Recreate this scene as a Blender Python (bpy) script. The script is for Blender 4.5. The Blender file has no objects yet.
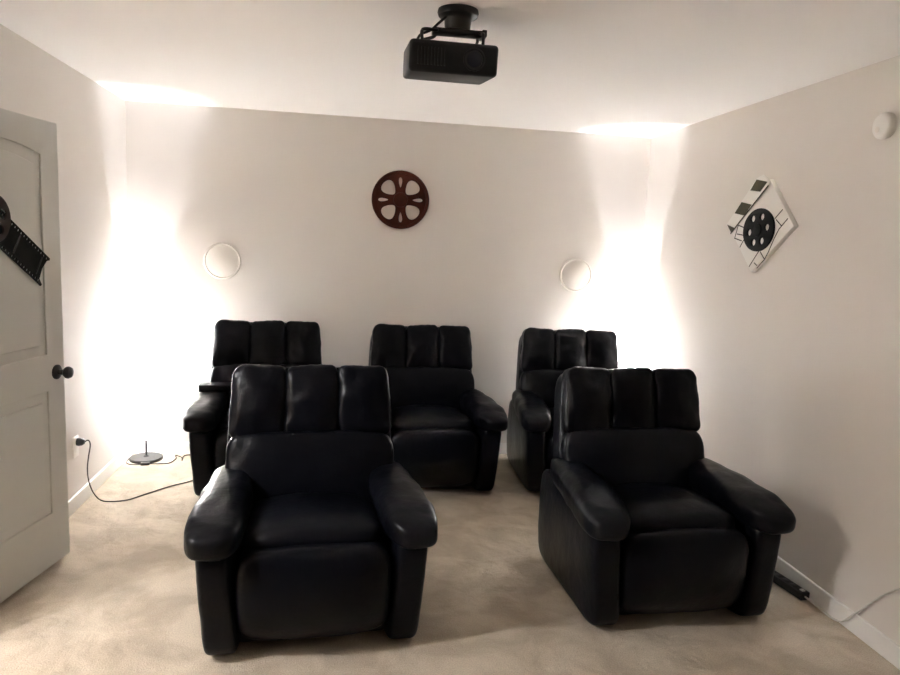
import bpy, bmesh, math, random
from mathutils import Vector, Matrix, noise
random.seed(7)
scn = bpy.context.scene
col = scn.collection
PI = math.pi
W, H, D = 3.716, 2.44, 6.0          # room: x 0..W, y 0..-D (back wall at y = 0), z 0..H

# ------------------------------------------------------------------ materials
def mat(name, color, rough=.6, spec=.5, metal=0, bump=None, vary=None, sheen=0, coat=0):
    m = bpy.data.materials.new(name); m.use_nodes = True
    nt = m.node_tree; b = nt.nodes['Principled BSDF']
    b.inputs['Base Color'].default_value = (*color, 1)
    b.inputs['Roughness'].default_value = rough
    b.inputs['Specular IOR Level'].default_value = spec
    b.inputs['Metallic'].default_value = metal
    if sheen:
        b.inputs['Sheen Weight'].default_value = sheen
    if coat:
        b.inputs['Coat Weight'].default_value = coat
        b.inputs['Coat Roughness'].default_value = .3
    tc = nt.nodes.new('ShaderNodeTexCoord')
    last = None
    for (scale, strength, dist, detail) in (bump or []):
        n = nt.nodes.new('ShaderNodeTexNoise'); n.inputs['Scale'].default_value = scale
        n.inputs['Detail'].default_value = detail
        nt.links.new(tc.outputs['Object'], n.inputs['Vector'])
        bp = nt.nodes.new('ShaderNodeBump'); bp.inputs['Strength'].default_value = strength
        bp.inputs['Distance'].default_value = dist
        nt.links.new(n.outputs['Fac'], bp.inputs['Height'])
        if last: nt.links.new(last.outputs['Normal'], bp.inputs['Normal'])
        last = bp
    if last: nt.links.new(last.outputs['Normal'], b.inputs['Normal'])
    if vary:
        color2, scale = vary[0], vary[1]
        n = nt.nodes.new('ShaderNodeTexNoise'); n.inputs['Scale'].default_value = scale
        n.inputs['Detail'].default_value = 5; n.inputs['Roughness'].default_value = .6
        nt.links.new(tc.outputs['Object'], n.inputs['Vector'])
        r = nt.nodes.new('ShaderNodeValToRGB')
        r.color_ramp.elements[0].position = .36; r.color_ramp.elements[1].position = .64
        r.color_ramp.elements[0].color = (*color, 1); r.color_ramp.elements[1].color = (*color2, 1)
        nt.links.new(n.outputs['Fac'], r.inputs['Fac'])
        nt.links.new(r.outputs['Color'], b.inputs['Base Color'])
    return m

M = {}
M['wall'] = mat('greige wall paint', (.75, .71, .665), .75, .25, bump=[(260, .08, .002, 2)])
M['ceiling'] = mat('ceiling paint', (.92, .905, .88), .9, .1, bump=[(180, .15, .003, 2)])
M['wall_dark'] = mat('dark unseen wall', (.16, .15, .15), .8, .2, bump=[(260, .08, .002, 2)])  # unseen front wall, darkened to cut bounce light on chair fronts and door
M['trim'] = mat('white trim paint', (.86, .85, .82), .4, .4)
M['door'] = mat('white door paint', (.62, .61, .57), .5, .35, bump=[(300, .05, .001, 2)])
M['leather'] = mat('black leather', (.0026, .0030, .0048), .31, .14, bump=[(230, .22, .0012, 3), (14, .30, .012, 4)])
M['base_black'] = mat('black vinyl', (.0022, .0022, .0026), .5, .25, bump=[(200, .2, .001, 2)])
M['plastic'] = mat('black plastic', (.008, .008, .009), .35, .4)
M['projector'] = mat('dark projector plastic', (.012, .0115, .012), .5, .3, bump=[(400, .1, .0005, 1)])
M['metal_black'] = mat('black painted metal', (.010, .010, .010), .35, .5)
M['steel'] = mat('dark steel', (.014, .013, .012), .4, .3)
M['white_plastic'] = mat('white plastic', (.84, .82, .78), .4, .4)
M['cord_brown'] = mat('brown cord', (.03, .022, .016), .5, .3)
M['cord_white'] = mat('white cord', (.62, .60, .56), .45, .4)
M['speaker'] = mat('painted speaker grille', (.80, .76, .70), .7, .25, bump=[(900, .3, .001, 1)])
M['speaker_rim'] = mat('painted speaker rim', (.82, .78, .72), .55, .3)
M['reel_red'] = mat('oxblood painted metal', (.075, .014, .005), .5, .2, vary=((.045, .009, .004), 9))
M['canvas'] = mat('white canvas', (.84, .82, .78), .8, .2, bump=[(700, .2, .001, 1)])
M['print_black'] = mat('black print', (.008, .008, .007), .65, .15)
M['print_olive'] = mat('worn black paint', (.022, .018, .008), .5, .3, vary=((.05, .04, .012), 30))
M['film'] = mat('dark film strip metal', (.004, .004, .003), .65, .12, vary=((.011, .010, .007), 14))
M['brown'] = mat('dark brown metal', (.030, .018, .012), .55, .25)
M['wire'] = mat('lamp wire', (.05, .045, .04), .5, .3)
M['lens'] = mat('lens glass', (.02, .02, .03), .05, .8)
M['bulb'] = mat('frosted bulb', (.9, .9, .85), .4, .3)

# carpet: cut pile with vacuum and foot marks
def carpet():
    m = mat('beige carpet', (.47, .385, .30), .95, .08, sheen=.15)
    nt = m.node_tree; b = nt.nodes['Principled BSDF']; tc = nt.nodes['Texture Coordinate']
    def noi(scale, detail, dist=0):
        n = nt.nodes.new('ShaderNodeTexNoise'); n.inputs['Scale'].default_value = scale
        n.inputs['Detail'].default_value = detail; n.inputs['Distortion'].default_value = dist
        nt.links.new(tc.outputs['Object'], n.inputs['Vector']); return n
    big = noi(4.5, 5, .6); fine = noi(190, 2)
    r = nt.nodes.new('ShaderNodeValToRGB')
    r.color_ramp.elements[0].position = .38; r.color_ramp.elements[1].position = .62
    r.color_ramp.elements[0].color = (.44, .37, .285, 1); r.color_ramp.elements[1].color = (.585, .51, .405, 1)
    nt.links.new(big.outputs['Fac'], r.inputs['Fac'])
    r2 = nt.nodes.new('ShaderNodeValToRGB')
    r2.color_ramp.elements[0].position = .3; r2.color_ramp.elements[1].position = .7
    r2.color_ramp.elements[0].color = (.78, .78, .78, 1); r2.color_ramp.elements[1].color = (1.1, 1.1, 1.1, 1)
    nt.links.new(fine.outputs['Fac'], r2.inputs['Fac'])
    mx = nt.nodes.new('ShaderNodeMix'); mx.data_type = 'RGBA'; mx.blend_type = 'MULTIPLY'
    mx.inputs[0].default_value = 1
    nt.links.new(r.outputs['Color'], mx.inputs[6]); nt.links.new(r2.outputs['Color'], mx.inputs[7])
    nt.links.new(mx.outputs[2], b.inputs['Base Color'])
    b1 = nt.nodes.new('ShaderNodeBump'); b1.inputs['Strength'].default_value = .5; b1.inputs['Distance'].default_value = .008
    nt.links.new(fine.outputs['Fac'], b1.inputs['Height'])
    b2 = nt.nodes.new('ShaderNodeBump'); b2.inputs['Strength'].default_value = .35; b2.inputs['Distance'].default_value = .05
    mid = noi(8, 3, .3); nt.links.new(mid.outputs['Fac'], b2.inputs['Height'])
    nt.links.new(b1.outputs['Normal'], b2.inputs['Normal']); nt.links.new(b2.outputs['Normal'], b.inputs['Normal'])
    return m
M['carpet'] = carpet()

SHADE_EMIT = 0.9
def paper():
    m = bpy.data.materials.new('rice paper'); m.use_nodes = True
    nt = m.node_tree; nt.nodes.clear()
    out = nt.nodes.new('ShaderNodeOutputMaterial')
    d = nt.nodes.new('ShaderNodeBsdfDiffuse'); d.inputs['Color'].default_value = (.8, .79, .77, 1)
    t = nt.nodes.new('ShaderNodeBsdfTranslucent'); t.inputs['Color'].default_value = (.80, .78, .75, 1)
    mx = nt.nodes.new('ShaderNodeMixShader'); mx.inputs[0].default_value = .34
    e = nt.nodes.new('ShaderNodeEmission'); e.inputs['Color'].default_value = (.93, .94, 1.0, 1)
    e.inputs['Strength'].default_value = SHADE_EMIT
    a = nt.nodes.new('ShaderNodeAddShader')
    nt.links.new(d.outputs[0], mx.inputs[1]); nt.links.new(t.outputs[0], mx.inputs[2])
    nt.links.new(mx.outputs[0], a.inputs[0]); nt.links.new(e.outputs[0], a.inputs[1])
    nt.links.new(a.outputs[0], out.inputs['Surface'])
    return m
M['paper'] = paper()

# ------------------------------------------------------------------ object helpers
def link(name, me, m, parent=None, smooth=True):
    o = bpy.data.objects.new(name, me); col.objects.link(o)
    mats = m if isinstance(m, (list, tuple)) else [m]
    for x in mats: me.materials.append(x)
    if smooth:
        for p in me.polygons: p.use_smooth = True
        try: me.set_sharp_from_angle(angle=math.radians(40))
        except Exception: pass
    if parent: o.parent = parent
    return o
def obj(name, bm, m, parent=None, smooth=True):
    me = bpy.data.meshes.new(name)
    bmesh.ops.recalc_face_normals(bm, faces=bm.faces[:])
    bm.to_mesh(me); bm.free()
    return link(name, me, m, parent, smooth)
def tag(o, label, cat, group=None):
    o['label'] = label; o['category'] = cat
    if group: o['group'] = group
    return o
def thing(name, label, cat, loc=(0, 0, 0), rotz=0, group=None):
    o = bpy.data.objects.new(name, None); col.objects.link(o)
    o.empty_display_size = .1
    o.location = loc; o.rotation_euler = (0, 0, rotz)
    return tag(o, label, cat, group)
def struct(o):
    o['kind'] = 'structure'; return o
def copy_tree(o, parent=None):
    c = o.copy(); col.objects.link(c); c.parent = parent
    for ch in list(o.children): copy_tree(ch, c)
    return c
def box(bm, lo, hi, bevel=0, seg=2, mtx=None):
    r = bmesh.ops.create_cube(bm, size=1)
    vs = r['verts']
    for v in vs:
        v.co = Vector([lo[i] + (v.co[i] + .5) * (hi[i] - lo[i]) for i in range(3)])
    if bevel:
        es = list({e for v in vs for e in v.link_edges})
        r2 = bmesh.ops.bevel(bm, geom=es, offset=bevel, segments=seg, affect='EDGES', profile=.5)
        vs = list({v for f in r2['faces'] for v in f.verts} | {v for v in vs if v.is_valid})
    if mtx is not None:
        for v in vs: v.co = mtx @ v.co
    return vs
def lathe(bm, prof, seg=40, mtx=None, closed=False):
    """prof: list of (r, z); r==0 makes a pole."""
    rings = []
    for r, z in prof:
        if r <= 1e-6: rings.append([bm.verts.new((0, 0, z))])
        else: rings.append([bm.verts.new((r * math.cos(2 * PI * k / seg), r * math.sin(2 * PI * k / seg), z)) for k in range(seg)])
    pairs = list(zip(rings, rings[1:]))
    if closed: pairs.append((rings[-1], rings[0]))
    for a, b in pairs:
        for k in range(seg):
            j = (k + 1) % seg
            if len(a) == 1 and len(b) == 1: continue
            if len(a) == 1: bm.faces.new((a[0], b[k], b[j]))
            elif len(b) == 1: bm.faces.new((a[k], a[j], b[0]))
            else: bm.faces.new((a[k], a[j], b[j], b[k]))
    if mtx is not None:
        for ring in rings:
            for v in ring: v.co = mtx @ v.co
def smooth_path(pts, n=8):
    P = [Vector(p) for p in pts]; out = []
    for i in range(len(P) - 1):
        p0, p1, p2, p3 = P[max(i - 1, 0)], P[i], P[i + 1], P[min(i + 2, len(P) - 1)]
        for k in range(n):
            t = k / n
            out.append(.5 * ((2 * p1) + (p2 - p0) * t + (2 * p0 - 5 * p1 + 4 * p2 - p3) * t * t + (3 * p1 - p0 - 3 * p2 + p3) * t ** 3))
    out.append(P[-1]); return out
def tube(bm, pts, r, seg=8, smooth=0):
    P = smooth_path(pts, smooth) if smooth else [Vector(p) for p in pts]
    rings = []; up = Vector((0, 0, 1)); prev = None
    for i, p in enumerate(P):
        t = (P[min(i + 1, len(P) - 1)] - P[max(i - 1, 0)]).normalized()
        if prev is None:
            a = t.orthogonal().normalized()
        else:
            a = (prev - t * prev.dot(t))
            a = a.normalized() if a.length > 1e-6 else t.orthogonal().normalized()
        prev = a; b = t.cross(a)
        rings.append([bm.verts.new(p + r * (math.cos(2 * PI * k / seg) * a + math.sin(2 * PI * k / seg) * b)) for k in range(seg)])
    for a, b in zip(rings, rings[1:]):
        for k in range(seg):
            j = (k + 1) % seg; bm.faces.new((a[k], a[j], b[j], b[k]))
    bm.faces.new(rings[0][::-1]); bm.faces.new(rings[-1])
def pillow(hx, hy, hz, k=5, n=16, puff=(0, 0, 0), wr=0.0, seed=0, deform=None, freq=7):
    """A rounded, padded block: half sizes, superellipsoid power, extra swell per axis, wrinkle amount."""
    bm = bmesh.new()
    bmesh.ops.create_cube(bm, size=2)
    bmesh.ops.subdivide_edges(bm, edges=bm.edges[:], cuts=n, use_grid_fill=True)
    off = Vector((seed * 3.1, seed * 1.7, seed * 5.3))
    for v in bm.verts:
        p = v.co.copy()
        q = [math.sin(c * PI / 2 * .94) / math.sin(PI / 2 * .94) for c in p]   # denser near the edges
        s = sum(abs(c) ** k for c in q) ** (1 / k)
        q = [c / s for c in q]
        x, y, z = q
        sx = hx + puff[0] * (1 - y * y) * (1 - z * z)
        sy = hy + puff[1] * (1 - x * x) * (1 - z * z)
        sz = hz + puff[2] * (1 - x * x) * (1 - y * y)
        c = Vector((x * sx, y * sy, z * sz))
        if wr:
            nv = Vector((x, y, z)).normalized()
            c += nv * wr * (noise.noise(c * freq + off) + .5 * noise.noise(c * freq * 2.3 + off))
        if deform: c = deform(c, x, y, z)
        v.co = c
    return bm
def shift(bm, loc=(0, 0, 0), rot=None):
    mt = Matrix.Translation(loc)
    if rot is not None: mt = mt @ rot
    bmesh.ops.transform(bm, matrix=mt, verts=bm.verts[:]); return bm
def flat_shape(outlines, depth, bevel=0):
    """closed outlines (first the outside, the rest holes) filled and extruded to a solid, returned as a bmesh."""
    cu = bpy.data.curves.new('outline', 'CURVE'); cu.dimensions = '2D'; cu.fill_mode = 'BOTH'
    cu.extrude = max(depth / 2 - bevel, 1e-4); cu.bevel_depth = bevel; cu.bevel_resolution = 2 if bevel else 0
    if bevel: cu.offset = -bevel
    for pts in outlines:
        s = cu.splines.new('POLY'); s.points.add(len(pts) - 1)
        for p, (x, y) in zip(s.points, pts): p.co = (x, y, 0, 1)
        s.use_cyclic_u = True
    o = bpy.data.objects.new('outline', cu); col.objects.link(o)
    dg = bpy.context.evaluated_depsgraph_get(); dg.update()
    me = bpy.data.meshes.new_from_object(o.evaluated_get(dg))
    bm = bmesh.new(); bm.from_mesh(me)
    bpy.data.objects.remove(o); bpy.data.curves.remove(cu); bpy.data.meshes.remove(me)
    bmesh.ops.remove_doubles(bm, verts=bm.verts[:], dist=1e-5)
    return bm
def circ(cx, cy, rx, ry=None, n=48, a0=0):
    ry = ry or rx
    return [(cx + rx * math.cos(2 * PI * k / n) * math.cos(a0) - ry * math.sin(2 * PI * k / n) * math.sin(a0),
             cy + rx * math.cos(2 * PI * k / n) * math.sin(a0) + ry * math.sin(2 * PI * k / n) * math.cos(a0)) for k in range(n)]
def merge(bm, other):
    me = bpy.data.meshes.new('tmp'); other.to_mesh(me); other.free(); bm.from_mesh(me); bpy.data.meshes.remove(me)
def frame_matrix(o, ex, ey, ez):
    m = Matrix.Identity(4)
    for i, e in enumerate((ex, ey, ez)):
        for j in range(3): m[j][i] = e[j]
    for j in range(3): m[j][3] = o[j]
    return m

# ------------------------------------------------------------------ the room
T = .12
DY0, DY1, DZ = -2.50, -3.32, 2.06           # doorway in the left wall
HX = -1.15                                   # hallway beyond the doorway
def room():
    bm = bmesh.new(); box(bm, (-T, -D - T, -.1), (W + T, T, 0)); struct(obj('floor', bm, M['carpet'], smooth=False))
    bm = bmesh.new(); box(bm, (-T, -D - T, H), (W + T, T, H + .1)); struct(obj('ceiling', bm, M['ceiling'], smooth=False))
    bm = bmesh.new(); box(bm, (-T, 0, 0), (W + T, T, H)); struct(obj('wall_back', bm, M['wall'], smooth=False))
    bm = bmesh.new(); box(bm, (W, -D, 0), (W + T, 0, H)); struct(obj('wall_right', bm, M['wall'], smooth=False))
    bm = bmesh.new(); box(bm, (-T, -D - T, 0), (W + T, -D, H)); struct(obj('wall_front', bm, M['wall_dark'], smooth=False))
    bm = bmesh.new()
    box(bm, (-T, DY0, 0), (0, 0, H)); box(bm, (-T, -D, 0), (0, DY1, H)); box(bm, (-T, DY1, DZ), (0, DY0, H))
    struct(obj('wall_left', bm, M['wall'], smooth=False))
    # hallway behind the doorway
    bm = bmesh.new()
    box(bm, (HX - .1, DY1 - .9, -.1), (-T, DY0 + .5, 0)); struct(obj('floor_hall', bm, M['carpet'], smooth=False))
    bm = bmesh.new()
    box(bm, (HX - .1, DY1 - .9, H), (-T, DY0 + .5, H + .1)); struct(obj('ceiling_hall', bm, M['ceiling'], smooth=False))
    bm = bmesh.new()
    box(bm, (HX - .1, DY1 - .9, 0), (HX, DY0 + .5, H)); box(bm, (HX, DY0 + .4, 0), (-T, DY0 + .5, H)); box(bm, (HX, DY1 - .9, 0), (-T, DY1 - .8, H))
    struct(obj('wall_hall', bm, M['wall'], smooth=False))
    # baseboards: a board with an eased top
    def bb(name, lo, hi):
        bm = bmesh.new(); box(bm, lo, hi, .004, 2); struct(obj(name, bm, M['trim'], smooth=False))
    h, t = .088, .014
    bb('baseboard_back', (t, -t, 0), (W - t, 0, h))
    bb('baseboard_right', (W - t, -D + t, 0), (W, 0, h))
    bb('baseboard_left', (0, DY0 + .07, 0), (t, 0, h))
    bb('baseboard_left_front', (0, -D + t, 0), (t, DY1 - .07, h))
    bb('baseboard_front', (0, -D, 0), (W, -D + t, h))
    # door casing
    bm = bmesh.new()
    box(bm, (0, DY0, 0), (.015, DY0 + .06, DZ + .06), .004); box(bm, (0, DY1 - .06, 0), (.015, DY1, DZ + .06), .004)
    box(bm, (0, DY1, DZ), (.015, DY0, DZ + .06), .004)
    box(bm, (-T, DY0 - .015, 0), (0, DY0, DZ)); box(bm, (-T, DY1, 0), (0, DY1 + .015, DZ)); box(bm, (-T, DY1 + .015, DZ - .015), (0, DY0 - .015, DZ))
    struct(obj('trim_1', bm, M['trim'], smooth=False))
room()

# ------------------------------------------------------------------ the door, swung back towards the left wall
DA = Vector((.197, -1.635, 0)); DB = Vector((.040, -2.420, 0))
dd = (DB - DA); DL = dd.length; dd.normalize(); dn = Vector((-dd.y, dd.x, 0))
if dn.x < 0: dn = -dn
DOOR = frame_matrix(DA, dd, Vector((0, 0, 1)), dn)      # local x along the leaf from the free edge, y up, z out of the face
def door():
    ht = 2.045
    bm = bmesh.new(); box(bm, (0, .018, -.036), (DL, ht, -.009))
    s0, s1 = .122, DL - .122
    def arch(g):
        a, b, z0, z1, rise = s0 + g, s1 - g, 1.015 + g, 1.895 - g, .035
        top = [(b + (a - b) * i / 20, z1 + rise * (1 - (2 * i / 20 - 1) ** 2)) for i in range(21)]
        return [(a, z0), (b, z0)] + top
    def low(g): return [(s0 + g, .27 + g), (s1 - g, .27 + g), (s1 - g, .845 - g), (s0 + g, .845 - g)]
    fr = flat_shape([[(0, .018), (DL, .018), (DL, ht), (0, ht)], arch(0), low(0)], .012, .004); shift(fr, (0, 0, -.006)); merge(bm, fr)
    for pnl in (arch(.045), low(.045)):
        p = flat_shape([pnl], .010, .0045); shift(p, (0, 0, -.0055)); merge(bm, p)
    bmesh.ops.transform(bm, matrix=DOOR, verts=bm.verts[:])
    o = struct(obj('door_1', bm, M['door']))
    kn = bmesh.new()
    mt = DOOR @ Matrix.Translation((.062, .925, 0))
    lathe(kn, [(0, 0), (.034, 0), (.034, .006), (.028, .011), (.013, .013), (.012, .036), (.020, .040), (.0275, .050), (.0285, .058), (.024, .068), (.012, .073), (0, .074)], 32, mt)
    k = obj('door_knob', kn, M['metal_black'], o); k['label'] = 'round black knob'
    for z in (.25, 1.02, 1.80):
        hb = bmesh.new(); tube(hb, [DOOR @ Vector((DL + .006, z - .045, .004)), DOOR @ Vector((DL + .006, z + .045, .004))], .007, 10)
        obj('hinge', hb, M['metal_black'], o)
door()

# dark film strip ornament on the door
def film_decor():
    root = thing('film_strip_ornament', 'dark metal film strip ornament hanging diagonally on the white door', 'wall ornament')
    # strip axis in door coordinates: from the low curled end near the free edge up towards the hinge side
    e0 = Vector((.150, 1.400)); ang = math.atan2(.142, .212)
    ax = Vector((math.cos(ang), math.sin(ang))); ay = Vector((-ax.y, ax.x))
    hw, Ls = .068, .58
    def P(u, v): p = e0 + ax * u + ay * v; return (p.x, p.y)
    out = [P(-.018, hw), P(-.022, hw - .008), P(-.006, hw - .022), P(.004, 0), P(-.002, -hw + .020), P(-.030, -hw + .008), P(-.026, -hw - .002), P(-.010, -hw)]
    out += [P(Ls, -hw), P(Ls + .02, -hw + .02), P(Ls - .005, 0), P(Ls + .02, hw - .02), P(Ls, hw)]
    holes = []
    n = 26
    for k in range(n):
        u = .0 + k * (Ls - .02) / n
        for v in (-hw + .012, hw - .012):
            holes.append([P(u - .0045, v - .0055), P(u + .0045, v - .0055), P(u + .0045, v + .0055), P(u - .0045, v + .0055)])
    s = flat_shape([out] + holes, .004); shift(s, (0, 0, .008))
    bmesh.ops.transform(s, matrix=DOOR, verts=s.verts[:]); obj('film_strip', s, M['film'], root, smooth=False)
    for k in range(4):                                   # raised frame bars across the strip
        u = .028 + k * .165
        b = flat_shape([[P(u, -hw + .026), P(u + .006, -hw + .026), P(u + .006, hw - .026), P(u, hw - .026)]], .004); shift(b, (0, 0, .0118))
        bmesh.ops.transform(b, matrix=DOOR, verts=b.verts[:]); o = obj('frame_bar', b, M['steel'], root, smooth=False)
    c = P(.365, .010)
    hs = [circ(c[0] + .055 * math.cos(a), c[1] + .055 * math.sin(a), .020, n=20) for a in [2 * PI * i / 5 + .3 for i in range(5)]]
    r = flat_shape([circ(c[0], c[1], .098)] + hs, .006, .0015); shift(r, (0, 0, .0135))
    bmesh.ops.transform(r, matrix=DOOR, verts=r.verts[:]); o = obj('reel', r, M['brown'], root); o['label'] = 'dark brown film reel on the strip'
    # stand-offs that hold it on the door
    for u in (.06, .5):
        p = P(u, 0); b = bmesh.new(); lathe(b, [(0, 0), (.008, 0), (.008, .0062), (0, .0062)], 16, DOOR @ Matrix.Translation((p[0], p[1], 0)))
        obj('standoff', b, M['metal_black'], root)
film_decor()

# ------------------------------------------------------------------ recliners
def make_recliner():
    root = thing('recliner', '', 'recliner')
    L = M['leather']
    # base under the seat
    b = pillow(.37, .36, .165, 9, 8); shift(b, (0, -.03, .185)); obj('base', b, M['base_black'], root)
    # seat cushion
    def seat_d(c, x, y, z):
        if z > 0: c.z += .022 * max(0, -y) - .03 * max(0, y)
        return c
    b = pillow(.285, .29, .095, 5, 18, (0, 0, .045), .006, 1, seat_d); shift(b, (0, -.13, .375)); obj('seat_cushion', b, L, root)
    # footrest: the padded front panel
    def foot_d(c, x, y, z):
        c.y += .045 * max(0, -z) ** 1.5
        return c
    b = pillow(.292, .075, .195, 5, 18, (0, .035, 0), .006, 2, foot_d); shift(b, (0, -.400, .245)); obj('footrest', b, L, root)
    # backrest, leaning back
    tilt = Matrix.Rotation(math.radians(-15), 4, 'X')
    O = Matrix.Translation((0, .10, .36)) @ tilt                         # local z runs up the back, -y is the front
    def taper(bm):                                                       # narrower towards the top
        for v in bm.verts: v.co.x *= 1 - .10 * max(0, v.co.z) / .66
        bmesh.ops.transform(bm, matrix=O, verts=bm.verts[:]); return bm
    b = pillow(.388, .075, .345, 9, 18, (0, .01, 0), .002, 3); shift(b, (0, .050, .313)); taper(b)
    back = obj('backrest', b, L, root)
    for i, cx in enumerate((-.254, 0, .254)):
        b = pillow(.1305, .055, .163, 7, 22, (.0, .036, .002), .0085, 10 + i, None, 13); shift(b, (cx, -.020, .500)); taper(b)
        obj('head_cushion', b, L, back)
    def lum_d(c, x, y, z):
        if y < 0: c.y -= .018 * (1 - x * x) - .010 * z
        return c
    b = pillow(.386, .070, .170, 7, 22, (0, .026, .0), .008, 20, lum_d, 8); shift(b, (0, -.022, .195)); taper(b)
    obj('lumbar_cushion', b, L, back)
    # arms: upholstered side panel and a padded top with a scrolled, overhanging front
    for s in (-1, 1):
        def panel_d(c, x, y, z, s=s):
            t = (z + 1) / 2
            c.x += s * .028 * t * max(0, -y + .3)                        # leans outward to the front top
            c.y -= .010 * t * max(0, -y)
            return c
        b = pillow(.068, .405, .240, 7, 16, (.010, 0, 0), .004, 30 + s, panel_d); shift(b, (s * .342, -.055, .243))
        arm = obj('armrest', b, L, root)
        def pad_d(c, x, y, z, s=s):
            f = max(0, -y)                                               # 0 in the middle, 1 at the front
            w = (1 - y) / 2
            c.x *= .80 + .32 * w
            c.x += s * (.040 * w * w + .006 * f)
            c.z += -.018 * w ** 2 - .012 * f ** 3
            if z < 0: c.z -= .012 * f ** 2            # front end rolls down
            return c
        b = pillow(.104, .375, .064, 3.6, 20, (0, .02, .012), .008, 40 + s, pad_d, 9); shift(b, (s * .338, -.130, .513))
        obj('arm_pad', b, L, arm)
    return root
proto = make_recliner()
CHAIRS = [((1.372, -2.105, 0), 5.0, 'black leather recliner at the front left, standing nearest the door'),
          ((2.936, -2.018, 0), 2.5, 'black leather recliner at the front right, beside the right wall and power strip'),
          ((.990, -.455, 0), 5.0, 'black leather recliner in the back row beside the left paper lamp, dark box on arm'),
          ((2.040, -.455, 0), 3.0, 'black leather recliner in the middle of the back row, below the red reel'),
          ((3.105, -.460, 0), -2.0, 'black leather recliner in the back row, beside the right paper lamp')]
for i, (loc, deg, label) in enumerate(CHAIRS):
    o = proto if i == 0 else copy_tree(proto)
    o.location = loc; o.rotation_euler = (0, 0, math.radians(deg))
    o['label'] = label; o['group'] = 'black leather recliners in two rows'

# flat box on the arm of the back left recliner
bm = bmesh.new(); box(bm, (-.100, -.055, 0), (.100, .055, .046), .006, 2)
t = tag(obj('box', bm, M['plastic']), 'small flat black box lying on the left arm of the back left recliner', 'box')
t.location = (.668, -.48, .576); t.rotation_euler = (0, 0, math.radians(5))

# ------------------------------------------------------------------ paper floor lamps
BULB_Z = .76
LAMP_POWER = 22
def make_lamp():
    root = thing('floor_lamp', '', 'floor lamp')
    b = bmesh.new(); lathe(b, [(0, 0), (.108, 0), (.110, .004), (.110, .013), (.104, .019), (.02, .022), (.012, .030), (0, .030)], 48)
    obj('base', b, M['steel'], root)
    b = bmesh.new(); tube(b, [(0, 0, .025), (0, 0, BULB_Z - .12)], .007, 12); obj('pole', b, M['metal_black'], root)
    b = bmesh.new(); lathe(b, [(0, 0), (.018, 0), (.02, .05), (.016, .06), (0, .06)], 20); shift(b, (0, 0, BULB_Z - .13)); obj('socket', b, M['metal_black'], root)
    b = bmesh.new(); lathe(b, [(0, 0), (.013, .0), (.014, .012), (.024, .03), (.026, .042), (.018, .058), (0, .066)], 20); shift(b, (0, 0, BULB_Z - .10)); obj('bulb', b, M['bulb'], root)
    # shade: a paper tube that swells a little between its wire hoops
    z0, z1, n = .165, 1.160, 14
    prof = []
    for k in range(n * 4 + 1):
        u = k / (n * 4); z = z0 + (z1 - z0) * u
        prof.append((.1105 - .0016 * abs(math.cos(PI * k / 4)) - .004 * u, z))
    b = bmesh.new(); lathe(b, prof, 48)
    k0 = len(b.faces)
    for k in range(1, n):                        # fine wire hoops and the glued seam of the paper
        z = z0 + (z1 - z0) * k / n; r = .1105 - .004 * k / n + .0006
        tube(b, [(r * math.cos(2 * PI * q / 48), r * math.sin(2 * PI * q / 48), z) for q in range(49)], .0011, 6)
    tube(b, [(.1108 * math.cos(4.3), .1108 * math.sin(4.3), z0), (.1070 * math.cos(4.3), .1070 * math.sin(4.3), z1)], .0018, 6)
    b.faces.ensure_lookup_table()
    for f in b.faces[k0:]: f.material_index = 1
    shade = obj('lamp_shade', b, [M['paper'], M['wire']], root)
    for z in (z0, z1):
        r = .110 if z == z0 else .106
        b = bmesh.new(); tube(b, [(r * math.cos(2 * PI * k / 48), r * math.sin(2 * PI * k / 48), z) for k in range(49)], .0028, 6)
        obj('hoop', b, M['metal_black'], shade)
    b = bmesh.new()
    for k in range(3):
        a = 2 * PI * k / 3 + .4; tube(b, [(0, 0, z1 - .012), (.106 * math.cos(a), .106 * math.sin(a), z1)], .0018, 6)
    lathe(b, [(0, 0), (.011, 0), (.011, .012), (0, .014)], 16, Matrix.Translation((0, 0, z1 - .016)))
    obj('spider', b, M['metal_black'], shade)
    ld = bpy.data.lights.new('bulb_light', 'POINT'); ld.energy = LAMP_POWER; ld.shadow_soft_size = .025; ld.color = (.93, .94, 1.0)
    lo = bpy.data.objects.new('bulb_light', ld); col.objects.link(lo); lo.location = (0, 0, BULB_Z); lo.parent = root
    return root
lamp = make_lamp(); lamp.location = (.136, -.128, 0); lamp.rotation_euler = (0, 0, .3)
tag(lamp, 'tall white paper cylinder floor lamp on a round dark base in the left corner', 'floor lamp', 'glowing paper floor lamps')
lamp2 = copy_tree(lamp); lamp2.location = (3.592, -.135, 0); lamp2.rotation_euler = (0, 0, 1.1)
tag(lamp2, 'tall white paper floor lamp in the right corner, mostly hidden behind recliners', 'floor lamp', 'glowing paper floor lamps')

# ------------------------------------------------------------------ wall speakers
def speaker(x, z, label):
    root = thing('wall_speaker', label, 'speaker', (x, 0, z), 0, 'round flush wall speakers')
    mt = Matrix.Rotation(PI / 2, 4, 'X')        # local z comes out of the wall (-y)
    b = bmesh.new(); lathe(b, [(.113, .0), (.127, .0), (.127, .007), (.124, .011), (.117, .012), (.113, .008)], 64, mt, closed=True); obj('rim', b, M['speaker_rim'], root)
    b = bmesh.new(); lathe(b, [(0, .0), (.1125, .0), (.1125, .008), (.110, .0095), (0, .0105)], 64, mt); obj('grille', b, M['speaker'], root)
speaker(.627, 1.397, 'round white wall speaker on the back wall, above the left lamp side')
speaker(3.203, 1.398, 'round white wall speaker on the back wall, nearer the right lamp')

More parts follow.
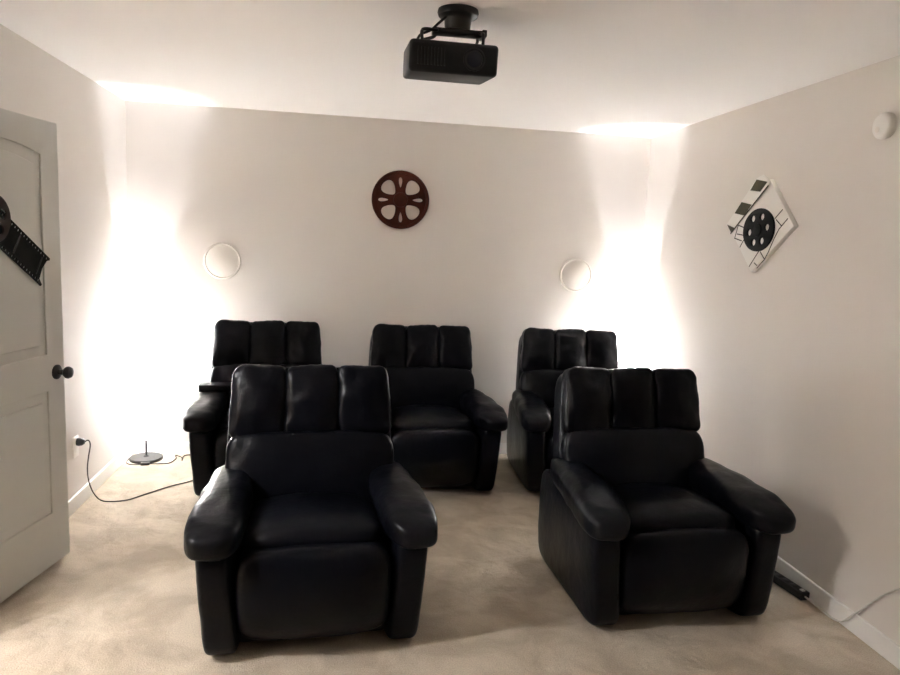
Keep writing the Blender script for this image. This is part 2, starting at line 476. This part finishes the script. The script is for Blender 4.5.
# ------------------------------------------------------------------ red reel on the back wall
def red_reel():
    root = thing('film_reel', 'round dark red film reel ornament on the back wall, with cut-out openings', 'wall ornament', (1.859, 0, 1.884))
    R = .203
    def drop(a, r0, r1, w, n=26):                # rounded opening, wide at the rim and narrow at the hub
        pts = []
        for k in range(n):
            t = 2 * PI * k / n
            u = (1 - math.cos(t)) / 2            # 0 hub .. 1 rim
            r = r0 + (r1 - r0) * u
            v = w * math.sin(t) * (.42 + .58 * u)
            pts.append((r * math.cos(a) - v * math.sin(a), r * math.sin(a) + v * math.cos(a)))
        return pts
    holes = []
    for q in range(4):
        holes.append(drop(PI / 4 + q * PI / 2 + .03, .060, .168, .066))
        holes.append(drop(q * PI / 2 + .03, .088, .158, .016))
    mt = Matrix.Rotation(PI / 2, 4, 'X')
    b = flat_shape([circ(0, 0, R, n=72)] + holes, .012, .003); shift(b, (0, 0, .014)); bmesh.ops.transform(b, matrix=mt, verts=b.verts[:])
    obj('reel_plate', b, M['reel_red'], root)
    b = bmesh.new(); lathe(b, [(.182, .019), (.204, .019), (.206, .024), (.202, .029), (.188, .029), (.182, .024)], 72, mt, closed=True); obj('rim', b, M['reel_red'], root)
    b = bmesh.new(); lathe(b, [(0, 0), (.02, 0), (.02, .018), (.052, .019), (.050, .027), (.022, .030), (0, .031)], 40, mt); obj('hub', b, M['reel_red'], root)
red_reel()

# ------------------------------------------------------------------ diamond canvas on the right wall
# wall coordinates: (y, z); local frame x = -y (towards the camera), y = z, z out of the wall
def canvas():
    root = thing('canvas_picture', 'white diamond shaped canvas with black film reel and clapper stripes on the right wall', 'picture', (0, 0, 0))
    FM = frame_matrix(Vector((W, 0, 0)), Vector((0, -1, 0)), Vector((0, 0, 1)), Vector((-1, 0, 0)))
    def Q(l): return [(-y, z) for y, z in l]
    def put(bm, off): shift(bm, (0, 0, off)); bmesh.ops.transform(bm, matrix=FM, verts=bm.verts[:]); return bm
    body = Q([(-1.605, 2.005), (-1.853, 1.756), (-1.523, 1.510), (-1.250, 1.762)])
    b = put(flat_shape([body], .028, .003), .014)
    for f in b.faces: f.material_index = 0
    def stroke(l, w=.0026):
        pts = [Vector(p) for p in Q(l)]
        for a, c in zip(pts, pts[1:]):
            n = (c - a).normalized(); n = Vector((-n.y, n.x)) * w; e = (c - a).normalized() * w * .6
            s = put(flat_shape([[tuple(a - e + n), tuple(a - e - n), tuple(c + e - n), tuple(c + e + n)]], .0012), .0284)
            k0 = len(b.faces); merge(b, s); b.faces.ensure_lookup_table()
            for f in b.faces[k0:]: f.material_index = 1
    for l in [[(-1.36, 1.796), (-1.326, 1.695), (-1.399, 1.681)], [(-1.357, 1.767), (-1.412, 1.754)], [(-1.348, 1.719), (-1.41, 1.712)],
              [(-1.389, 1.645), (-1.432, 1.70)], [(-1.747, 1.840), (-1.690, 1.796)], [(-1.703, 1.790), (-1.752, 1.758)],
              [(-1.576, 1.625), (-1.500, 1.540)], [(-1.592, 1.622), (-1.636, 1.584)], [(-1.546, 1.562), (-1.572, 1.549)],
              [(-1.798, 1.793), (-1.735, 1.742), (-1.700, 1.690), (-1.665, 1.625), (-1.636, 1.584), (-1.575, 1.535)]]: stroke(l)
    obj('canvas', b, [M['canvas'], M['print_black']], root, smooth=False)
    # clapper bar along the upper edge, striped
    bar = Q([(-1.500, 2.016), (-1.552, 2.030), (-1.612, 1.998), (-1.612, 1.972), (-1.294, 1.725), (-1.238, 1.774)])
    c = put(flat_shape([bar], .008, .001), .033)
    for f in c.faces: f.material_index = 0
    for l in [[(-1.501, 2.010), (-1.604, 1.990), (-1.548, 1.942), (-1.451, 1.955)], [(-1.376, 1.896), (-1.478, 1.877), (-1.417, 1.820), (-1.314, 1.836)],
              [(-1.246, 1.774), (-1.332, 1.752), (-1.296, 1.728)]]:
        s = put(flat_shape([Q(l)], .0012), .0374); k0 = len(c.faces); merge(c, s); c.faces.ensure_lookup_table()
        for f in c.faces[k0:]: f.material_index = 1
    s = put(flat_shape([Q([(-1.612, 1.974), (-1.612, 1.967), (-1.291, 1.718), (-1.288, 1.726)])], .003), .0355); k0 = len(c.faces); merge(c, s); c.faces.ensure_lookup_table()
    for f in c.faces[k0:]: f.material_index = 1
    obj('clapper_stick', c, [M['canvas'], M['print_olive']], root, smooth=False)
    cx, cy = 1.5620, 1.739
    hs = [(-1.505, 1.800), (-1.588, 1.808), (-1.640, 1.752), (-1.482, 1.726), (-1.531, 1.672), (-1.605, 1.680)]
    r = put(flat_shape([circ(cx, cy, .142, .115, 64)] + [circ(-y, z, .020, .018, 20) for y, z in hs], .010, .002), .034)
    o = obj('reel', r, M['print_black'], root); o['label'] = 'black film reel'
    hb = bmesh.new(); lathe(hb, [(0, 0), (.036, 0), (.034, .006), (.012, .009), (0, .009)], 32, FM @ Matrix.Translation((cx, cy, .0385)))
    obj('hub', hb, M['print_black'], o)
canvas()

# ------------------------------------------------------------------ smoke alarm, outlet, plug
def alarm():
    root = thing('smoke_alarm', 'round white smoke alarm high on the right wall', 'smoke alarm', (W, -2.362, 2.160))
    mt = Matrix.Rotation(-PI / 2, 4, 'Y')
    b = bmesh.new(); lathe(b, [(0, 0), (.052, 0), (.052, .008), (0, .008)], 40, mt); obj('mounting_plate', b, M['white_plastic'], root)
    b = bmesh.new(); lathe(b, [(.046, .0085), (.054, .0085), (.055, .014), (.053, .026), (.046, .034), (.030, .037), (0, .038)], 48, mt); obj('cover', b, M['white_plastic'], root)
    b = bmesh.new(); lathe(b, [(0, .036), (.012, .036), (.012, .0395), (0, .0405)], 20, mt @ Matrix.Translation((-.016, .010, -.0005))); obj('test_button', b, M['speaker_rim'], root)
alarm()
def outlet():
    root = thing('wall_outlet', 'white wall outlet low on the left wall with a black plug', 'outlet', (0, -1.005, .358))
    b = bmesh.new(); box(b, (0, -.037, -.060), (.006, .037, .060), .003, 2); obj('cover_plate', b, M['white_plastic'], root)
    for z in (-.026, .026):
        b = bmesh.new(); lathe(b, [(0, 0), (.017, 0), (.016, .003), (0, .003)], 24, Matrix.Translation((.006, 0, z)) @ Matrix.Rotation(PI / 2, 4, 'Y')); obj('socket', b, M['trim'], root)
outlet()
def lamp_cord():
    root = thing('lamp_cord', 'thin brown cord from the outlet over the carpet to the left lamp', 'cord')
    b = bmesh.new(); lathe(b, [(0, 0), (.021, 0), (.023, .01), (.020, .028), (.011, .040), (0, .042)], 24, Matrix.Translation((.0095, -1.005, .385)) @ Matrix.Rotation(PI / 2, 4, 'Y'))
    o = obj('plug', b, M['plastic'], root); o['label'] = 'black plug'
    b = bmesh.new()
    tube(b, [(.048, -1.005, .385), (.066, -.995, .392), (.072, -.985, .36), (.056, -.975, .28), (.046, -.965, .20), (.05, -.950, .12), (.07, -.935, .05), (.107, -.924, .006),
             (.18, -.935, .005), (.248, -.912, .005), (.300, -.850, .005), (.341, -.799, .005), (.43, -.69, .005), (.529, -.600, .005), (.59, -.50, .005), (.585, -.30, .005), (.52, -.12, .005),
             (.42, -.05, .005), (.375, -.07, .005), (.385, -.17, .005), (.365, -.10, .005), (.315, -.06, .005), (.335, -.13, .005), (.315, -.225, .005), (.26, -.240, .005), (.195, -.255, .008)], .0036, 8, 6)
    tube(b, [(.135, -.266, .008), (.08, -.262, .005), (.035, -.225, .005), (.022, -.14, .005), (.030, -.075, .006), (.055, -.045, .006)], .0036, 8, 6)
    obj('wire', b, M['cord_brown'], root)
    b = bmesh.new(); box(b, (-.030, -.013, .0), (.030, .013, .019), .006, 3, Matrix.Translation((.165, -.260, .001)) @ Matrix.Rotation(.17, 4, 'Z'))
    obj('switch', b, M['cord_brown'], root)
lamp_cord()

# ------------------------------------------------------------------ power strip and white cord by the right wall
def strip():
    root = thing('power_strip', 'black power strip on the carpet against the right baseboard', 'power strip', (3.655, -2.15, 0), math.radians(-82))
    b = bmesh.new(); box(b, (-.15, -.025, .002), (.125, .025, .040), .005, 3); obj('housing', b, M['plastic'], root)
    for k in range(4):
        b = bmesh.new(); box(b, (-.118 + k * .05, -.016, .0395), (-.082 + k * .05, .016, .0425), .002, 2); obj('socket', b, M['metal_black'], root)
    b = bmesh.new(); box(b, (.092, -.010, .0395), (.112, .010, .046), .003, 2); o = obj('switch', b, M['white_plastic'], root); o['label'] = 'small pale switch'
strip()
def white_cord():
    bm = bmesh.new()
    tube(bm, [(3.668, -2.262, .022), (3.675, -2.31, .018), (3.680, -2.38, .012), (3.684, -2.44, .010), (3.686, -2.50, .030), (3.694, -2.56, .10), (3.704, -2.63, .19), (3.709, -2.70, .27), (3.711, -2.78, .325), (3.711, -2.90, .35), (3.711, -3.0, .35)], .0045, 8, 6)
    tag(obj('white_cord', bm, M['cord_white']), 'white cord rising from the floor along the lower right wall', 'cord')
white_cord()

# ------------------------------------------------------------------ projector on its ceiling mount
def projector():
    root = thing('projector', 'black video projector hanging upside down under the ceiling', 'projector', (1.860, -2.330, 2.272)); root.rotation_euler = (math.radians(7), 0, 0)
    b = bmesh.new()
    box(b, (-.160, -.157, -.055), (.163, .157, .055), .014, 3); obj('body', b, M['projector'], root)
    mt = Matrix.Translation((.075, -.155, .0)) @ Matrix.Rotation(PI / 2, 4, 'X')
    b = bmesh.new(); lathe(b, [(.030, 0), (.040, 0), (.040, .004), (.036, .006), (.030, .004)], 32, mt, closed=True)
    ring = obj('lens_ring', b, M['plastic'], root)
    b = bmesh.new(); lathe(b, [(0, .004), (.015, .0035), (.030, .0015)], 32, mt); obj('lens', b, M['lens'], ring)
    b = bmesh.new()
    for k in range(9): box(b, (-.130 + k * .012, -.1595, -.030), (-.124 + k * .012, -.156, .030))
    obj('vent', b, M['plastic'], root, smooth=False)
    b = bmesh.new(); box(b, (-.045, -.06, .0545), (.045, .06, .058), .002); obj('top_cover', b, M['plastic'], root)
def mount():
    root = thing('projector_mount', 'black ceiling mount with round plate and bracket holding the projector', 'projector mount', (1.880, -2.405, H))
    b = bmesh.new(); lathe(b, [(0, 0), (.074, 0), (.076, -.010), (.072, -.022), (.056, -.030), (.050, -.036), (.047, -.066), (.042, -.072), (0, -.072)], 48); obj('ceiling_plate', b, M['metal_black'], root)
    b = bmesh.new(); box(b, (-.092, -.030, -.087), (.100, .030, -.0715), .003); box(b, (.088, -.034, -.092), (.106, .034, -.068), .003); obj('bracket', b, M['metal_black'], root)
    for x, y in ((-.135, -.075), (-.135, .075), (.085, -.075), (.085, .075)):
        b = bmesh.new(); sx = -.085 if x < 0 else .085
        tube(b, [(sx * .9, y * .3, -.080), (sx, y * .6, -.088), (x, y, -.098), (x, y, -.1225 + .123 * (y - .02))], .006, 8, 4); obj('arm', b, M['metal_black'], root)
    b = bmesh.new(); tube(b, [(-.045, -.02, -.03), (-.075, -.03, -.06), (-.10, -.02, -.082), (-.135, .0, -.095), (-.145, .03, -.110)], .005, 8, 6); obj('cable', b, M['plastic'], root)
projector(); mount()

# ------------------------------------------------------------------ hall lamp (lights the doorway) 
HALL = 20
if HALL:
    root = thing('hall_light', 'round ceiling light in the hall beyond the doorway', 'ceiling light', (-.76, -3.31, H))
    b = bmesh.new(); lathe(b, [(0, 0), (.14, 0), (.14, -.014), (.12, -.024), (0, -.028)], 40); obj('diffuser', b, M['white_plastic'], root)
    ld = bpy.data.lights.new('hall_light', 'POINT'); ld.energy = HALL; ld.shadow_soft_size = .05; ld.color = (.96, .96, 1.0)
    lo = bpy.data.objects.new('hall_light_source', ld); col.objects.link(lo); lo.location = (0, 0, -.09); lo.parent = root

# ------------------------------------------------------------------ world, camera, view
w = bpy.data.worlds.new('World'); scn.world = w; w.use_nodes = True
w.node_tree.nodes['Background'].inputs['Color'].default_value = (0, 0, 0, 1)
cam = bpy.data.cameras.new('camera'); co = bpy.data.objects.new('camera', cam); col.objects.link(co)
cam.sensor_width = 36; cam.sensor_fit = 'HORIZONTAL'; cam.lens = 690.70 / 900 * 36; cam.clip_start = .02
co.matrix_world = Matrix.Translation((1.50754, -5.05182, 1.59494)) @ Matrix.Rotation(-.148841, 4, 'Z') @ Matrix.Rotation(-.1358986, 4, 'X') @ Matrix.Rotation(-.0454856, 4, 'Y') @ Matrix.Rotation(PI / 2, 4, 'X')
scn.camera = co
scn.view_settings.view_transform = 'Standard'; scn.view_settings.look = 'None'
scn.view_settings.exposure = 2.85; scn.view_settings.gamma = 1.0; scn.view_settings.use_curve_mapping = False
scn.cycles.max_bounces = 18; scn.cycles.diffuse_bounces = 16; scn.cycles.glossy_bounces = 4
scn.cycles.use_denoising = True
scn.cycles.sample_clamp_indirect = 10
